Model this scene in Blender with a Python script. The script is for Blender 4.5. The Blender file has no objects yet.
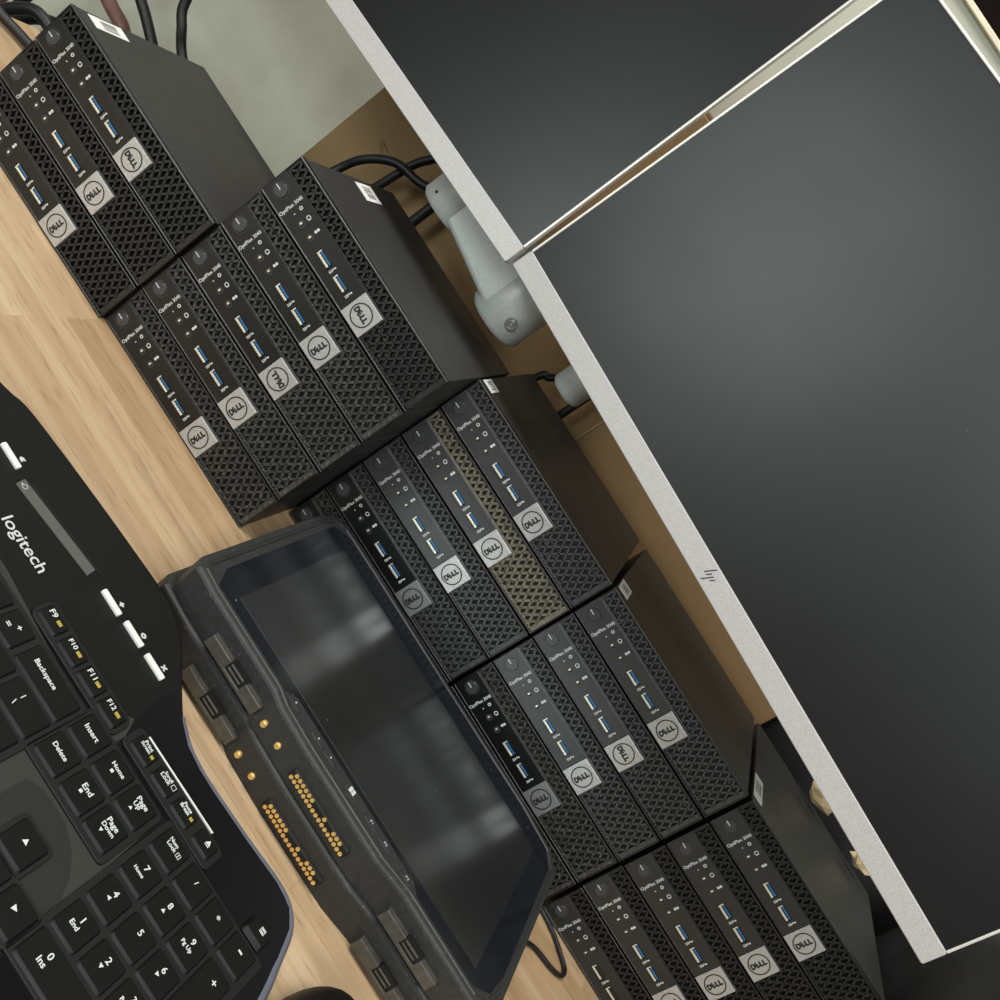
import bpy, bmesh, math, random
from mathutils import Matrix, Vector
from math import pi, sin, cos, atan, radians
SC = bpy.context.scene
COL = SC.collection
random.seed(7)

# ---------------------------------------------------------------- camera, world, lights, exposure
cam_data = bpy.data.cameras.new('camera')
cam = bpy.data.objects.new('camera', cam_data)
COL.objects.link(cam)
CR = ((0.5414061845, 0.2508552878, 0.8024655556), (0.8405726083, -0.1412883124, -0.5229486619), (-0.0178054330, 0.9576582049, -0.2873564497))
CC = (0.28000441, -0.66664132, 0.37894832)
rx, ry, rz = (Vector(r) for r in CR)
m = Matrix(((rx.x, -ry.x, -rz.x, CC[0]), (rx.y, -ry.y, -rz.y, CC[1]), (rx.z, -ry.z, -rz.z, CC[2]), (0, 0, 0, 1)))
cam.matrix_world = m
cam_data.sensor_width = 36.0
cam_data.lens = 36.0 * 1.0338863
cam_data.clip_start = 0.01
SC.camera = cam

SC.view_settings.view_transform = 'Standard'
SC.view_settings.look = 'None'
SC.view_settings.gamma = 1.0
SC.view_settings.use_curve_mapping = False
SC.view_settings.exposure = -0.15

world = bpy.data.worlds.new('room_light')
SC.world = world
world.use_nodes = True
bg = world.node_tree.nodes['Background']
bg.inputs[0].default_value = (0.97, 0.98, 1.0, 1)
bg.inputs[1].default_value = 0.10


def area(name, loc, target, sx, sy, power, color):
    d = bpy.data.lights.new(name, 'AREA')
    d.shape = 'RECTANGLE'
    d.size, d.size_y, d.energy, d.color = sx, sy, power, color
    o = bpy.data.objects.new(name, d)
    COL.objects.link(o)
    o.location = loc
    o.rotation_euler = (Vector(target) - Vector(loc)).to_track_quat('-Z', 'Y').to_euler()
    return o


area('ceiling_light_panel', (-0.75, -0.55, 2.05), (-0.75, -0.55, 0), 1.2, 0.6, 44, (1.0, 0.97, 0.91))
area('ceiling_light_panel', (0.95, -1.10, 2.05), (0.95, -1.10, 0), 1.2, 0.6, 30, (1.0, 0.97, 0.91))
area('window_daylight', (-1.32, -2.99, 0.46), (0.2, 0.05, 0.35), 0.75, 1.05, 33, (0.90, 1.0, 0.96))
area('window_daylight', (0.42, -3.4, 1.60), (0.40, 0.05, 0.15), 1.5, 0.8, 62, (0.90, 1.0, 0.96))


# ---------------------------------------------------------------- materials
def lin(c):
    return tuple(((v / 255) / 12.92 if v / 255 <= 0.04045 else ((v / 255 + 0.055) / 1.055) ** 2.4) for v in c) + (1.0,)


def mat(name, rgb, rough=0.5, metal=0.0, noise=None, bump=None, rnoise=None, dust=None, spec=0.5, emit=None):
    """procedural principled; rgb in sRGB 0-255"""
    mt = bpy.data.materials.new(name)
    mt.use_nodes = True
    nt = mt.node_tree
    p = nt.nodes['Principled BSDF']
    p.inputs['Base Color'].default_value = lin(rgb)
    p.inputs['Roughness'].default_value = rough
    p.inputs['Metallic'].default_value = metal
    p.inputs['Specular IOR Level'].default_value = spec
    tc = nt.nodes.new('ShaderNodeTexCoord')

    def tex(scale, detail=3, stretch=None):
        t = nt.nodes.new('ShaderNodeTexNoise')
        t.inputs['Scale'].default_value = scale
        t.inputs['Detail'].default_value = detail
        if stretch:
            mp = nt.nodes.new('ShaderNodeMapping')
            mp.inputs['Scale'].default_value = stretch
            nt.links.new(tc.outputs['Object'], mp.inputs[0])
            nt.links.new(mp.outputs[0], t.inputs['Vector'])
        else:
            nt.links.new(tc.outputs['Object'], t.inputs['Vector'])
        return t

    def ramp(src, a, b, c0, c1):
        r = nt.nodes.new('ShaderNodeValToRGB')
        r.color_ramp.elements[0].position, r.color_ramp.elements[1].position = a, b
        r.color_ramp.elements[0].color, r.color_ramp.elements[1].color = c0, c1
        nt.links.new(src, r.inputs[0])
        return r
    col = None
    if noise:
        sc, amt = noise[:2]
        t = tex(sc, 4)
        c = lin(rgb)
        lo = tuple(max(0, v * (1 - amt)) for v in c[:3]) + (1,)
        hi = tuple(min(1, v * (1 + amt)) for v in c[:3]) + (1,)
        col = ramp(t.outputs['Fac'], 0.35, 0.65, lo, hi).outputs[0]
        nt.links.new(col, p.inputs['Base Color'])
    if dust:
        sc, rgb2, lo_, hi_ = dust
        t = tex(sc, 5)
        f = ramp(t.outputs['Fac'], lo_, hi_, (0, 0, 0, 1), (1, 1, 1, 1))
        mx = nt.nodes.new('ShaderNodeMixRGB')
        nt.links.new(f.outputs[0], mx.inputs[0])
        if col is not None:
            nt.links.new(col, mx.inputs[1])
        else:
            mx.inputs[1].default_value = lin(rgb)
        mx.inputs[2].default_value = lin(rgb2)
        nt.links.new(mx.outputs[0], p.inputs['Base Color'])
    if rnoise:
        sc, a, b = rnoise
        t = tex(sc, 4)
        r = ramp(t.outputs['Fac'], 0.3, 0.7, (a, a, a, 1), (b, b, b, 1))
        nt.links.new(r.outputs[0], p.inputs['Roughness'])
    if bump:
        sc, st = bump
        t = tex(sc, 2)
        b = nt.nodes.new('ShaderNodeBump')
        b.inputs['Strength'].default_value = st
        b.inputs['Distance'].default_value = 0.0006
        nt.links.new(t.outputs['Fac'], b.inputs['Height'])
        nt.links.new(b.outputs[0], p.inputs['Normal'])
    return mt


def add_specks(mt, scale, size, rgb):
    """fine dust specks from a voronoi pattern over the material's own colour"""
    nt = mt.node_tree
    p = nt.nodes['Principled BSDF']
    tc = nt.nodes.new('ShaderNodeTexCoord')
    v = nt.nodes.new('ShaderNodeTexVoronoi')
    v.inputs['Scale'].default_value = scale
    nt.links.new(tc.outputs['Object'], v.inputs['Vector'])
    lt = nt.nodes.new('ShaderNodeMath')
    lt.operation = 'LESS_THAN'
    lt.inputs[1].default_value = size
    nt.links.new(v.outputs['Distance'], lt.inputs[0])
    mx = nt.nodes.new('ShaderNodeMixRGB')
    nt.links.new(lt.outputs[0], mx.inputs[0])
    if p.inputs['Base Color'].links:
        nt.links.new(p.inputs['Base Color'].links[0].from_socket, mx.inputs[1])
    else:
        mx.inputs[1].default_value = p.inputs['Base Color'].default_value
    mx.inputs[2].default_value = lin(rgb)
    nt.links.new(mx.outputs[0], p.inputs['Base Color'])


def wood_mat():
    mt = bpy.data.materials.new('oak_butcher_block')
    mt.use_nodes = True
    nt = mt.node_tree
    L = nt.links.new
    p = nt.nodes['Principled BSDF']
    tc = nt.nodes.new('ShaderNodeTexCoord')
    br = nt.nodes.new('ShaderNodeTexBrick')
    br.inputs['Scale'].default_value = 1.0
    br.inputs['Brick Width'].default_value = 0.62
    br.inputs['Row Height'].default_value = 0.042
    br.inputs['Mortar Size'].default_value = 0.0003
    br.inputs['Color1'].default_value = (0.0, 0.0, 0.0, 1)
    br.inputs['Color2'].default_value = (1, 1, 1, 1)
    br.inputs['Mortar'].default_value = (0.35, 0.35, 0.35, 1)
    br.offset = 0.37
    L(tc.outputs['Object'], br.inputs['Vector'])
    mp = nt.nodes.new('ShaderNodeMapping')
    mp.inputs['Scale'].default_value = (1.1, 20, 20)
    L(tc.outputs['Object'], mp.inputs[0])
    # each plank carries its own stretch of grain
    off = nt.nodes.new('ShaderNodeVectorMath')
    off.operation = 'MULTIPLY_ADD'
    L(br.outputs['Color'], off.inputs[0])
    off.inputs[1].default_value = (7, 3, 5)
    L(mp.outputs[0], off.inputs[2])
    n1 = nt.nodes.new('ShaderNodeTexNoise')
    n1.inputs['Scale'].default_value = 1.6
    n1.inputs['Detail'].default_value = 7
    n1.inputs['Distortion'].default_value = 0.9
    L(off.outputs[0], n1.inputs['Vector'])
    r1 = nt.nodes.new('ShaderNodeValToRGB')
    e = r1.color_ramp.elements
    e[0].position, e[0].color = 0.28, lin((166, 138, 106))
    e[1].position, e[1].color = 0.72, lin((216, 195, 165))
    m1 = e.new(0.5)
    m1.color = lin((196, 170, 137))
    L(n1.outputs['Fac'], r1.inputs[0])
    mx = nt.nodes.new('ShaderNodeMixRGB')
    mx.blend_type = 'MULTIPLY'
    mx.inputs[0].default_value = 1
    rb = nt.nodes.new('ShaderNodeValToRGB')
    rb.color_ramp.elements[0].color = (0.74, 0.66, 0.57, 1)
    rb.color_ramp.elements[1].color = (1.0, 1.0, 1.0, 1)
    L(br.outputs['Color'], rb.inputs[0])
    L(r1.outputs[0], mx.inputs[1])
    L(rb.outputs[0], mx.inputs[2])
    # short dark pores
    mp2 = nt.nodes.new('ShaderNodeMapping')
    mp2.inputs['Scale'].default_value = (40, 260, 100)
    L(tc.outputs['Object'], mp2.inputs[0])
    n2 = nt.nodes.new('ShaderNodeTexNoise')
    n2.inputs['Scale'].default_value = 1.0
    n2.inputs['Detail'].default_value = 3
    L(mp2.outputs[0], n2.inputs['Vector'])
    r2 = nt.nodes.new('ShaderNodeValToRGB')
    r2.color_ramp.elements[0].position, r2.color_ramp.elements[0].color = 0.30, (0.72, 0.66, 0.58, 1)
    r2.color_ramp.elements[1].position, r2.color_ramp.elements[1].color = 0.45, (1, 1, 1, 1)
    L(n2.outputs['Fac'], r2.inputs[0])
    mx2 = nt.nodes.new('ShaderNodeMixRGB')
    mx2.blend_type = 'MULTIPLY'
    mx2.inputs[0].default_value = 0.8
    L(mx.outputs[0], mx2.inputs[1])
    L(r2.outputs[0], mx2.inputs[2])
    L(mx2.outputs[0], p.inputs['Base Color'])
    p.inputs['Roughness'].default_value = 0.5
    return mt


M = {}
M['wood'] = wood_mat()
M['wall'] = mat('painted_wall', (182, 180, 165), 0.8, noise=(40, 0.03), bump=(500, 0.25))
M['trim'] = mat('cream_trim', (226, 214, 188), 0.6, noise=(30, 0.05))
M['far'] = mat('dark_brown_room_wall', (52, 36, 28), 0.9, noise=(3, 0.2))
M['floor'] = mat('grey_carpet', (70, 68, 66), 0.95, noise=(300, 0.3))
M['card'] = mat('brown_cardboard', (140, 112, 75), 0.75, noise=(12, 0.07), bump=(120, 0.15))
M['card_in'] = mat('cardboard_tear', (150, 118, 80), 0.9, noise=(40, 0.1))
M['tape'] = mat('clear_tape_edge', (205, 180, 140), 0.4, noise=(60, 0.08))
M['case'] = mat('powder_coated_case', (47, 47, 46), 0.46, noise=(900, 0.15), bump=(1400, 0.3), rnoise=(14, 0.40, 0.52))
M['bezel'] = mat('black_bezel_plastic', (17, 17, 17), 0.32, noise=(60, 0.05))
M['panel'] = mat('satin_black_panel', (12, 12, 13), 0.34, noise=(60, 0.10), rnoise=(30, 0.31, 0.38))
M['panel_gloss'] = mat('deep_black_panel', (12, 13, 14), 0.36, noise=(60, 0.1))
M['grille'] = mat('black_grille_plastic', (25, 25, 25), 0.40, noise=(240, 0.25))
M['grille_grey'] = mat('dust_grey_grille', (44, 43, 41), 0.5, noise=(260, 0.3), dust=(300, (84, 82, 76), 0.5, 0.75))
M['grille_brown'] = mat('dust_brown_grille', (96, 90, 78), 0.7, noise=(220, 0.25), dust=(260, (122, 113, 97), 0.45, 0.75))
M['back'] = mat('dark_grille_depth', (9, 9, 9), 0.6, noise=(200, 0.3), dust=(420, (120, 116, 106), 0.58, 0.68))
M['badge'] = mat('brushed_silver_badge', (180, 179, 179), 0.36, 0.45, noise=(300, 0.06))
M['badge_shaded'] = mat('shaded_silver_badge', (122, 123, 124), 0.45, 0.3, noise=(300, 0.06))  # silver badge copy darkened in colour to stand for shade
M['ink'] = mat('black_print', (20, 20, 20), 0.5, noise=(50, 0.05))
M['print'] = mat('light_grey_print', (196, 198, 198), 0.6, noise=(50, 0.05))
M['steel'] = mat('port_steel', (228, 222, 206), 0.36, 0.5, noise=(400, 0.1))
M['blue'] = mat('blue_port_tongue', (22, 104, 164), 0.35, noise=(200, 0.1))
M['dkport'] = mat('dark_port_tongue', (30, 30, 32), 0.4, noise=(200, 0.1))
M['hole'] = mat('dark_hole', (5, 5, 5), 0.6, noise=(100, 0.1))
M['panel_lit'] = mat('lit_grey_panel', (52, 53, 55), 0.32, noise=(60, 0.08))  # black panel copy, reflected light painted into the base colour
M['panel_half_lit'] = mat('half_lit_grey_panel', (38, 38, 37), 0.42, noise=(60, 0.10))  # black panel copy with a weaker share of light painted in
M['grille_lit'] = mat('lit_black_grille', (56, 58, 58), 0.42, noise=(240, 0.2))  # black grille copy lightened in colour for the light on these stacks
M['knob'] = mat('smoky_power_button', (56, 58, 61), 0.28, noise=(100, 0.08))
M['label'] = mat('white_sticker', (232, 232, 228), 0.6, noise=(100, 0.03))
M['screen'] = mat('matte_display', (10, 11, 11), 0.36, noise=(5, 0.10), rnoise=(7, 0.34, 0.38), dust=(4.0, (17, 18, 18), 0.62, 0.80))
add_specks(M['screen'], 26, 0.014, (70, 72, 72))
M['chin'] = mat('silver_speckle_paint', (182, 178, 178), 0.45, 0.1, noise=(1100, 0.10), bump=(1500, 0.3))
M['rim'] = mat('bright_silver_rim', (222, 218, 212), 0.35, 0.3, noise=(300, 0.04))
M['monback'] = mat('monitor_back_plastic', (30, 30, 31), 0.5, noise=(200, 0.1))
M['logo'] = mat('dark_purple_print', (60, 48, 70), 0.4, noise=(60, 0.05))
M['arm'] = mat('grey_cast_arm', (186, 187, 183), 0.40, 0.1, noise=(400, 0.05), bump=(800, 0.15))
M['armdark'] = mat('black_arm_joint', (24, 24, 25), 0.5, noise=(200, 0.1))
M['bolt'] = mat('bolt_steel', (190, 190, 188), 0.25, 0.8, noise=(300, 0.05))
M['cable'] = mat('black_cable', (17, 17, 18), 0.5, noise=(200, 0.1))
M['redcable'] = mat('reddish_brown_cable', (120, 84, 76), 0.55, noise=(60, 0.15))
M['kb'] = mat('keyboard_black', (13, 13, 13), 0.50, noise=(500, 0.08), bump=(1200, 0.15), spec=0.3)
M['kbgloss'] = mat('keyboard_gloss_black', (7, 8, 11), 0.28, noise=(300, 0.1))
M['kbdeck'] = mat('keyboard_grey_deck', (46, 46, 42), 0.55, noise=(500, 0.06))
M['kbdeck2'] = mat('keyboard_dark_deck', (27, 27, 24), 0.6, noise=(500, 0.06))
M['key'] = mat('keycap_black', (11, 12, 11), 0.46, noise=(600, 0.10), bump=(1500, 0.15), spec=0.32)
M['kbrim'] = mat('blue_grey_rim', (98, 101, 113), 0.35, noise=(200, 0.05))
M['legend'] = mat('white_legend', (208, 213, 211), 0.6, noise=(50, 0.03))
M['olive'] = mat('olive_legend', (168, 150, 62), 0.6, noise=(50, 0.05))
M['whitebar'] = mat('white_media_key', (228, 228, 222), 0.4, noise=(50, 0.03))
M['lcd'] = mat('grey_lcd_strip', (86, 86, 81), 0.45, noise=(300, 0.06))
M['tab'] = mat('rugged_black_rubber', (44, 45, 45), 0.55, noise=(300, 0.15), bump=(1000, 0.25), dust=(500, (96, 96, 92), 0.66, 0.78))
M['tabrim'] = mat('rugged_dark_bezel', (42, 43, 42), 0.45, noise=(300, 0.12), dust=(300, (110, 108, 100), 0.68, 0.78))
M['tabglass'] = mat('tablet_glass_border', (20, 23, 29), 0.14, noise=(60, 0.05))
add_specks(M['tabglass'], 70, 0.045, (120, 122, 120))
M['tabscreen'] = mat('tablet_display', (18, 19, 20), 0.21, noise=(60, 0.05), rnoise=(30, 0.19, 0.24), spec=1.0)
M['tabscreen'].node_tree.nodes['Principled BSDF'].inputs['Coat Weight'].default_value = 1.0
M['tabscreen'].node_tree.nodes['Principled BSDF'].inputs['Coat Roughness'].default_value = 0.2
add_specks(M['tabscreen'], 60, 0.03, (110, 112, 110))
M['latch'] = mat('worn_latch_metal', (88, 85, 79), 0.38, 0.4, noise=(200, 0.15))
M['gold'] = mat('gold_contact', (240, 196, 120), 0.35, 0.5, noise=(200, 0.1))
M['bag'] = mat('black_bag_vinyl', (44, 44, 45), 0.45, noise=(9, 0.2), bump=(60, 0.4))
M['bag_dark'] = mat('matte_black_bag', (18, 18, 18), 0.7, noise=(9, 0.2), bump=(60, 0.4))


# ---------------------------------------------------------------- mesh helpers
class MB:
    def __init__(s):
        s.v, s.f, s.sm, s.mi = [], [], [], []

    def add(s, verts, faces, T=None, smooth=False, mi=0):
        o = len(s.v)
        for p in verts:
            p = Vector(p)
            s.v.append(tuple(T @ p) if T is not None else tuple(p))
        for f in faces:
            s.f.append(tuple(o + i for i in f))
            s.sm.append(smooth)
            s.mi.append(mi)
        return s

    def box(s, x0, x1, y0, y1, z0, z1, bev=0.0, T=None, mi=0, seg=2):
        bm = bmesh.new()
        bmesh.ops.create_cube(bm, size=1)
        for v in bm.verts:
            v.co = Vector(((x0 + x1) / 2 + v.co.x * (x1 - x0), (y0 + y1) / 2 + v.co.y * (y1 - y0), (z0 + z1) / 2 + v.co.z * (z1 - z0)))
        if bev > 0:
            bmesh.ops.bevel(bm, geom=bm.edges[:], offset=bev, segments=seg, affect='EDGES', profile=0.5)
        s.bm(bm, T, mi)
        return s

    def bm(s, bm, T=None, mi=0, smooth=False):
        bm.verts.index_update()
        s.add([v.co.copy() for v in bm.verts], [[v.index for v in f.verts] for f in bm.faces], T, smooth, mi)
        bm.free()

    def prism(s, poly, z0, z1, bev=0.0, T=None, mi=0, bot=None, smooth=False, segs=3):
        """poly: ccw 2D; rises from z0 to z1 with a rounded top edge"""
        poly = [Vector(p) for p in poly]
        bot = [Vector(p) for p in bot] if bot else poly
        rings = [[(p.x, p.y, z0) for p in bot]]
        if bev > 0:
            for k in range(segs + 1):
                a = pi / 2 * k / segs
                q = inset(poly, bev * (1 - cos(a)))
                rings.append([(p.x, p.y, z1 - bev + bev * sin(a)) for p in q])
        else:
            rings.append([(p.x, p.y, z1) for p in poly])
        n = len(poly)
        vs = [p for r in rings for p in r]
        fs = [tuple(reversed(range(n)))]
        for k in range(len(rings) - 1):
            for i in range(n):
                j = (i + 1) % n
                fs.append((k * n + i, k * n + j, (k + 1) * n + j, (k + 1) * n + i))
        t = (len(rings) - 1) * n
        s.add(vs, fs, T, smooth, mi)
        s.add(rings[-1], [tuple(range(n))], T, False, mi)
        return s

    def cyl(s, c, axis, r, h, n=24, T=None, mi=0, r2=None, cap=True, bev=0.0):
        """from c along axis by h"""
        ax = Vector(axis).normalized()
        a = ax.orthogonal().normalized()
        b = ax.cross(a)
        r2 = r if r2 is None else r2
        prof = [(r, 0), (r2, h)] if bev <= 0 else [(r - bev, 0), (r, bev), (r2, h - bev), (r2 - bev, h)]
        vs = []
        for (q, t) in prof:
            for i in range(n):
                w = 2 * pi * i / n
                vs.append(Vector(c) + ax * t + (a * cos(w) + b * sin(w)) * q)
        fs = []
        for k in range(len(prof) - 1):
            for i in range(n):
                j = (i + 1) % n
                fs.append((k * n + i, k * n + j, (k + 1) * n + j, (k + 1) * n + i))
        s.add(vs, fs, T, True, mi)
        if cap:
            s.add(vs[:n], [tuple(reversed(range(n)))], T, False, mi)
            s.add(vs[-n:], [tuple(range(n))], T, False, mi)
        return s

    def ring(s, c, axis, r0, r1, h, n=32, T=None, mi=0):
        ax = Vector(axis).normalized()
        a = ax.orthogonal().normalized()
        b = ax.cross(a)
        vs = []
        for (q, t) in [(r0, 0), (r0, h), (r1, h), (r1, 0)]:
            for i in range(n):
                w = 2 * pi * i / n
                vs.append(Vector(c) + ax * t + (a * cos(w) + b * sin(w)) * q)
        fs = []
        for k in range(4):
            for i in range(n):
                j = (i + 1) % n
                k2 = (k + 1) % 4
                fs.append((k * n + j, k * n + i, k2 * n + i, k2 * n + j))
        s.add(vs, fs, T, False, mi)
        return s

    def tube(s, pts, r, n=10, T=None, mi=0, sub=8):
        P = spline([Vector(p) for p in pts], sub)
        vs, fs = [], []
        up = None
        for i, p in enumerate(P):
            t = (P[min(i + 1, len(P) - 1)] - P[max(i - 1, 0)]).normalized()
            if up is None:
                up = t.orthogonal().normalized()
            up = (up - t * up.dot(t)).normalized()
            b = t.cross(up)
            for k in range(n):
                w = 2 * pi * k / n
                vs.append(p + (up * cos(w) + b * sin(w)) * r)
        for i in range(len(P) - 1):
            for k in range(n):
                j = (k + 1) % n
                fs.append((i * n + k, i * n + j, (i + 1) * n + j, (i + 1) * n + k))
        s.add(vs, fs, T, True, mi)
        s.add(vs[:n], [tuple(reversed(range(n)))], T, False, mi)
        s.add(vs[-n:], [tuple(range(n))], T, False, mi)
        return s

    def mesh(s, name):
        me = bpy.data.meshes.new(name)
        me.from_pydata(s.v, [], s.f)
        me.polygons.foreach_set('use_smooth', s.sm)
        me.polygons.foreach_set('material_index', s.mi)
        me.update()
        return me


def inset(poly, d):
    n = len(poly)
    out = []
    for i in range(n):
        p0, p1, p2 = poly[i - 1], poly[i], poly[(i + 1) % n]
        e1 = (p1 - p0)
        e2 = (p2 - p1)
        n1 = Vector((-e1.y, e1.x)).normalized()
        n2 = Vector((-e2.y, e2.x)).normalized()
        b = n1 + n2
        if b.length < 1e-6:
            b = n1
        b = b.normalized()
        k = max(0.35, b.dot(n1))
        out.append(p1 + b * (d / k))
    return out


def spline(P, sub):
    if len(P) < 3:
        return P
    out = []
    for i in range(len(P) - 1):
        a, b, c, d = P[max(i - 1, 0)], P[i], P[i + 1], P[min(i + 2, len(P) - 1)]
        for k in range(sub):
            t = k / sub
            out.append(0.5 * ((2 * b) + (c - a) * t + (2 * a - 5 * b + 4 * c - d) * t * t + (3 * b - a - 3 * c + d) * t ** 3))
    out.append(P[-1])
    return out


def rrect(cx, cy, w, h, r, n=4):
    out = []
    for (sx, sy, a0) in ((1, 1, 0), (-1, 1, pi / 2), (-1, -1, pi), (1, -1, 1.5 * pi)):
        for k in range(n + 1):
            a = a0 + pi / 2 * k / n
            out.append((cx + sx * (w / 2 - r) + r * cos(a), cy + sy * (h / 2 - r) + r * sin(a)))
    return out


_tc = {}


def text_geo(txt):
    if txt in _tc:
        return _tc[txt]
    cu = bpy.data.curves.new('lettering', 'FONT')
    cu.body = txt
    cu.size = 1.0
    cu.resolution_u = 3
    ob = bpy.data.objects.new('lettering', cu)
    COL.objects.link(ob)
    dg = bpy.context.evaluated_depsgraph_get()
    me = bpy.data.meshes.new_from_object(ob.evaluated_get(dg))
    vs = [v.co.copy() for v in me.vertices]
    fs = [tuple(p.vertices) for p in me.polygons]
    bpy.data.objects.remove(ob)
    bpy.data.curves.remove(cu)
    bpy.data.meshes.remove(me)
    x0, x1 = min(v.x for v in vs), max(v.x for v in vs)
    y0, y1 = min(v.y for v in vs), max(v.y for v in vs)
    vs = [(v.x - (x0 + x1) / 2, v.y - (y0 + y1) / 2) for v in vs]
    _tc[txt] = (vs, fs, x1 - x0, y1 - y0)
    return _tc[txt]


def put_text(mb, txt, T, width=None, height=None, bold=0.0, mi=0):
    """flat lettering in the local XY plane of T, centred; bold = extra copies shifted sideways (m)"""
    vs, fs, w, h = text_geo(txt)
    if width and height:
        sx, sy = width / w, height / h
    elif width:
        sx = sy = width / w
    else:
        sx = sy = height / h
    shifts = [(0, 0)] if not bold else [(-bold, 0), (bold, 0), (0, bold), (0, -bold)]
    for k, (a, b) in enumerate(shifts):
        mb.add([(x * sx + a, y * sy + b, k * 0.00001) for x, y in vs], fs, T, False, mi)


def obj(name, mb, mats, parent=None, loc=None):
    me = mb if isinstance(mb, bpy.types.Mesh) else mb.mesh(name)
    o = bpy.data.objects.new(name, me)
    COL.objects.link(o)
    for x in (mats if isinstance(mats, (list, tuple)) else [mats]):
        me.materials.append(x)
    if parent:
        o.parent = parent
    if loc:
        o.location = loc
    return o


def tag(o, label, cat, group=None):
    o['label'] = label
    o['category'] = cat
    if group:
        o['group'] = group
    return o


def thing(name, label, cat, loc=(0, 0, 0), rot=(0, 0, 0), group=None):
    o = bpy.data.objects.new(name, None)
    COL.objects.link(o)
    o.location = loc
    o.rotation_euler = rot
    o.empty_display_size = 0.02
    return tag(o, label, cat, group)


def struct(name, mb, m_):
    o = obj(name, mb, m_)
    o['kind'] = 'structure'
    return o


def dup_tree(src, parent=None):
    c = src.copy()
    COL.objects.link(c)
    if parent:
        c.parent = parent
    for ch in list(src.children):
        dup_tree(ch, c)
    return c


def swap_mat(o, m_):
    s_ = o.material_slots[0]
    s_.link = 'OBJECT'
    s_.material = m_


def T_front(u, v, y=0.0, ang=0.0):
    """lettering on a face that looks towards -Y: text x -> X, text y -> Z"""
    B = Matrix(((1, 0, 0, u), (0, 0, -1, y), (0, 1, 0, v), (0, 0, 0, 1)))
    return B @ Matrix.Rotation(ang, 4, 'Z')


def T_top(x, y, z=0.0, ang=0.0):
    return Matrix.Translation((x, y, z)) @ Matrix.Rotation(ang, 4, 'Z')


# ---------------------------------------------------------------- the setting
WALL_Y = 0.41
struct('floor', MB().box(-4, 4, -4, 3.5, -0.78, -0.74), M['floor'])
struct('wall_back', MB().box(-2.4, 2.4, WALL_Y, WALL_Y + 0.05, -0.74, 0.686), M['wall'])
struct('trim_1', MB().box(-2.4, 2.4, WALL_Y - 0.006, WALL_Y + 0.056, 0.686, 0.6915, 0.001), M['trim'])
struct('wall_far', MB().box(-4, 4, 3.2, 3.3, -0.74, 2.6), M['far'])

desk = thing('desk', 'long pale oak butcher-block desk under all the computers', 'desk', (0.45, -0.1, -0.74))
T = Matrix.Translation((-0.45, 0.1, 0.74))
obj('desktop', MB().box(-0.319, 1.35, -0.62, WALL_Y - 0.002, -0.032, 0.0, 0.002), M['wood'], desk, (-0.45, 0.1, 0.74))
for lx in (-0.27, 1.30):
    for ly in (-0.57, 0.36):
        obj('leg', MB().box(lx - 0.025, lx + 0.025, ly - 0.025, ly + 0.025, 0.0, 0.708, 0.002, Matrix.Translation((-0.45, 0.1, 0))), M['armdark'], desk)

# ---------------------------------------------------------------- cardboard box behind the stacks
BX0, BX1, BY0, BY1, BH = -0.1265, 0.575, 0.300, 0.402, 0.4445
box = thing('cardboard_box', 'large brown cardboard box standing behind the computer stacks and monitors', 'box', (0.22, 0.35, 0))
BT = Matrix.Translation((-0.22, -0.35, 0))
obj('carton_body', MB().box(BX0, BX1, BY0, BY1, 0, BH - 0.004, 0.002, BT), M['card'], box)
obj('top_flap', MB().box(BX0 + 0.001, BX1 - 0.001, BY0 + 0.001, (BY0 + BY1) / 2 - 0.0005, BH - 0.004, BH, 0.0008, BT), M['card'], box)
obj('top_flap', MB().box(BX0 + 0.001, BX1 - 0.001, (BY0 + BY1) / 2 + 0.0005, BY1 - 0.001, BH - 0.004, BH, 0.0008, BT), M['card'], box)
mb = MB()
mb.add([(-0.090, BY0 - 0.001, 0.186), (-0.080, BY0 - 0.004, 0.184), (-0.066, BY0 - 0.001, 0.182), (-0.070, BY0 - 0.0006, 0.172), (-0.082, BY0 - 0.003, 0.178)], [(4, 3, 2, 1, 0)], BT)
tr = obj('torn_paper', mb, M['card_in'], box)
mb = MB()
for (a, b, zz, w) in ((0.2535, 0.16, 0.0, 0.0006),):
    mb.box(0.2526, 0.2534, BY0 - 0.0012, BY0 + 0.001, 0.06, 0.222, 0.0002, BT)
obj('tape_edge', mb, M['tape'], box)

# ---------------------------------------------------------------- mini PC (built once, then copied)
MM = 0.001
PW, PD = 0.182, 0.178
H = 0.0386121


def clip_line(p, d, x0, x1, y0, y1):
    t0, t1 = -9e9, 9e9
    for a, da, lo, hi in ((p[0], d[0], x0, x1), (p[1], d[1], y0, y1)):
        ta, tb = (lo - a) / da, (hi - a) / da
        if ta > tb:
            ta, tb = tb, ta
        t0, t1 = max(t0, ta), min(t1, tb)
    return (t0, t1) if t1 - t0 > 0.4 else None


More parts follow.
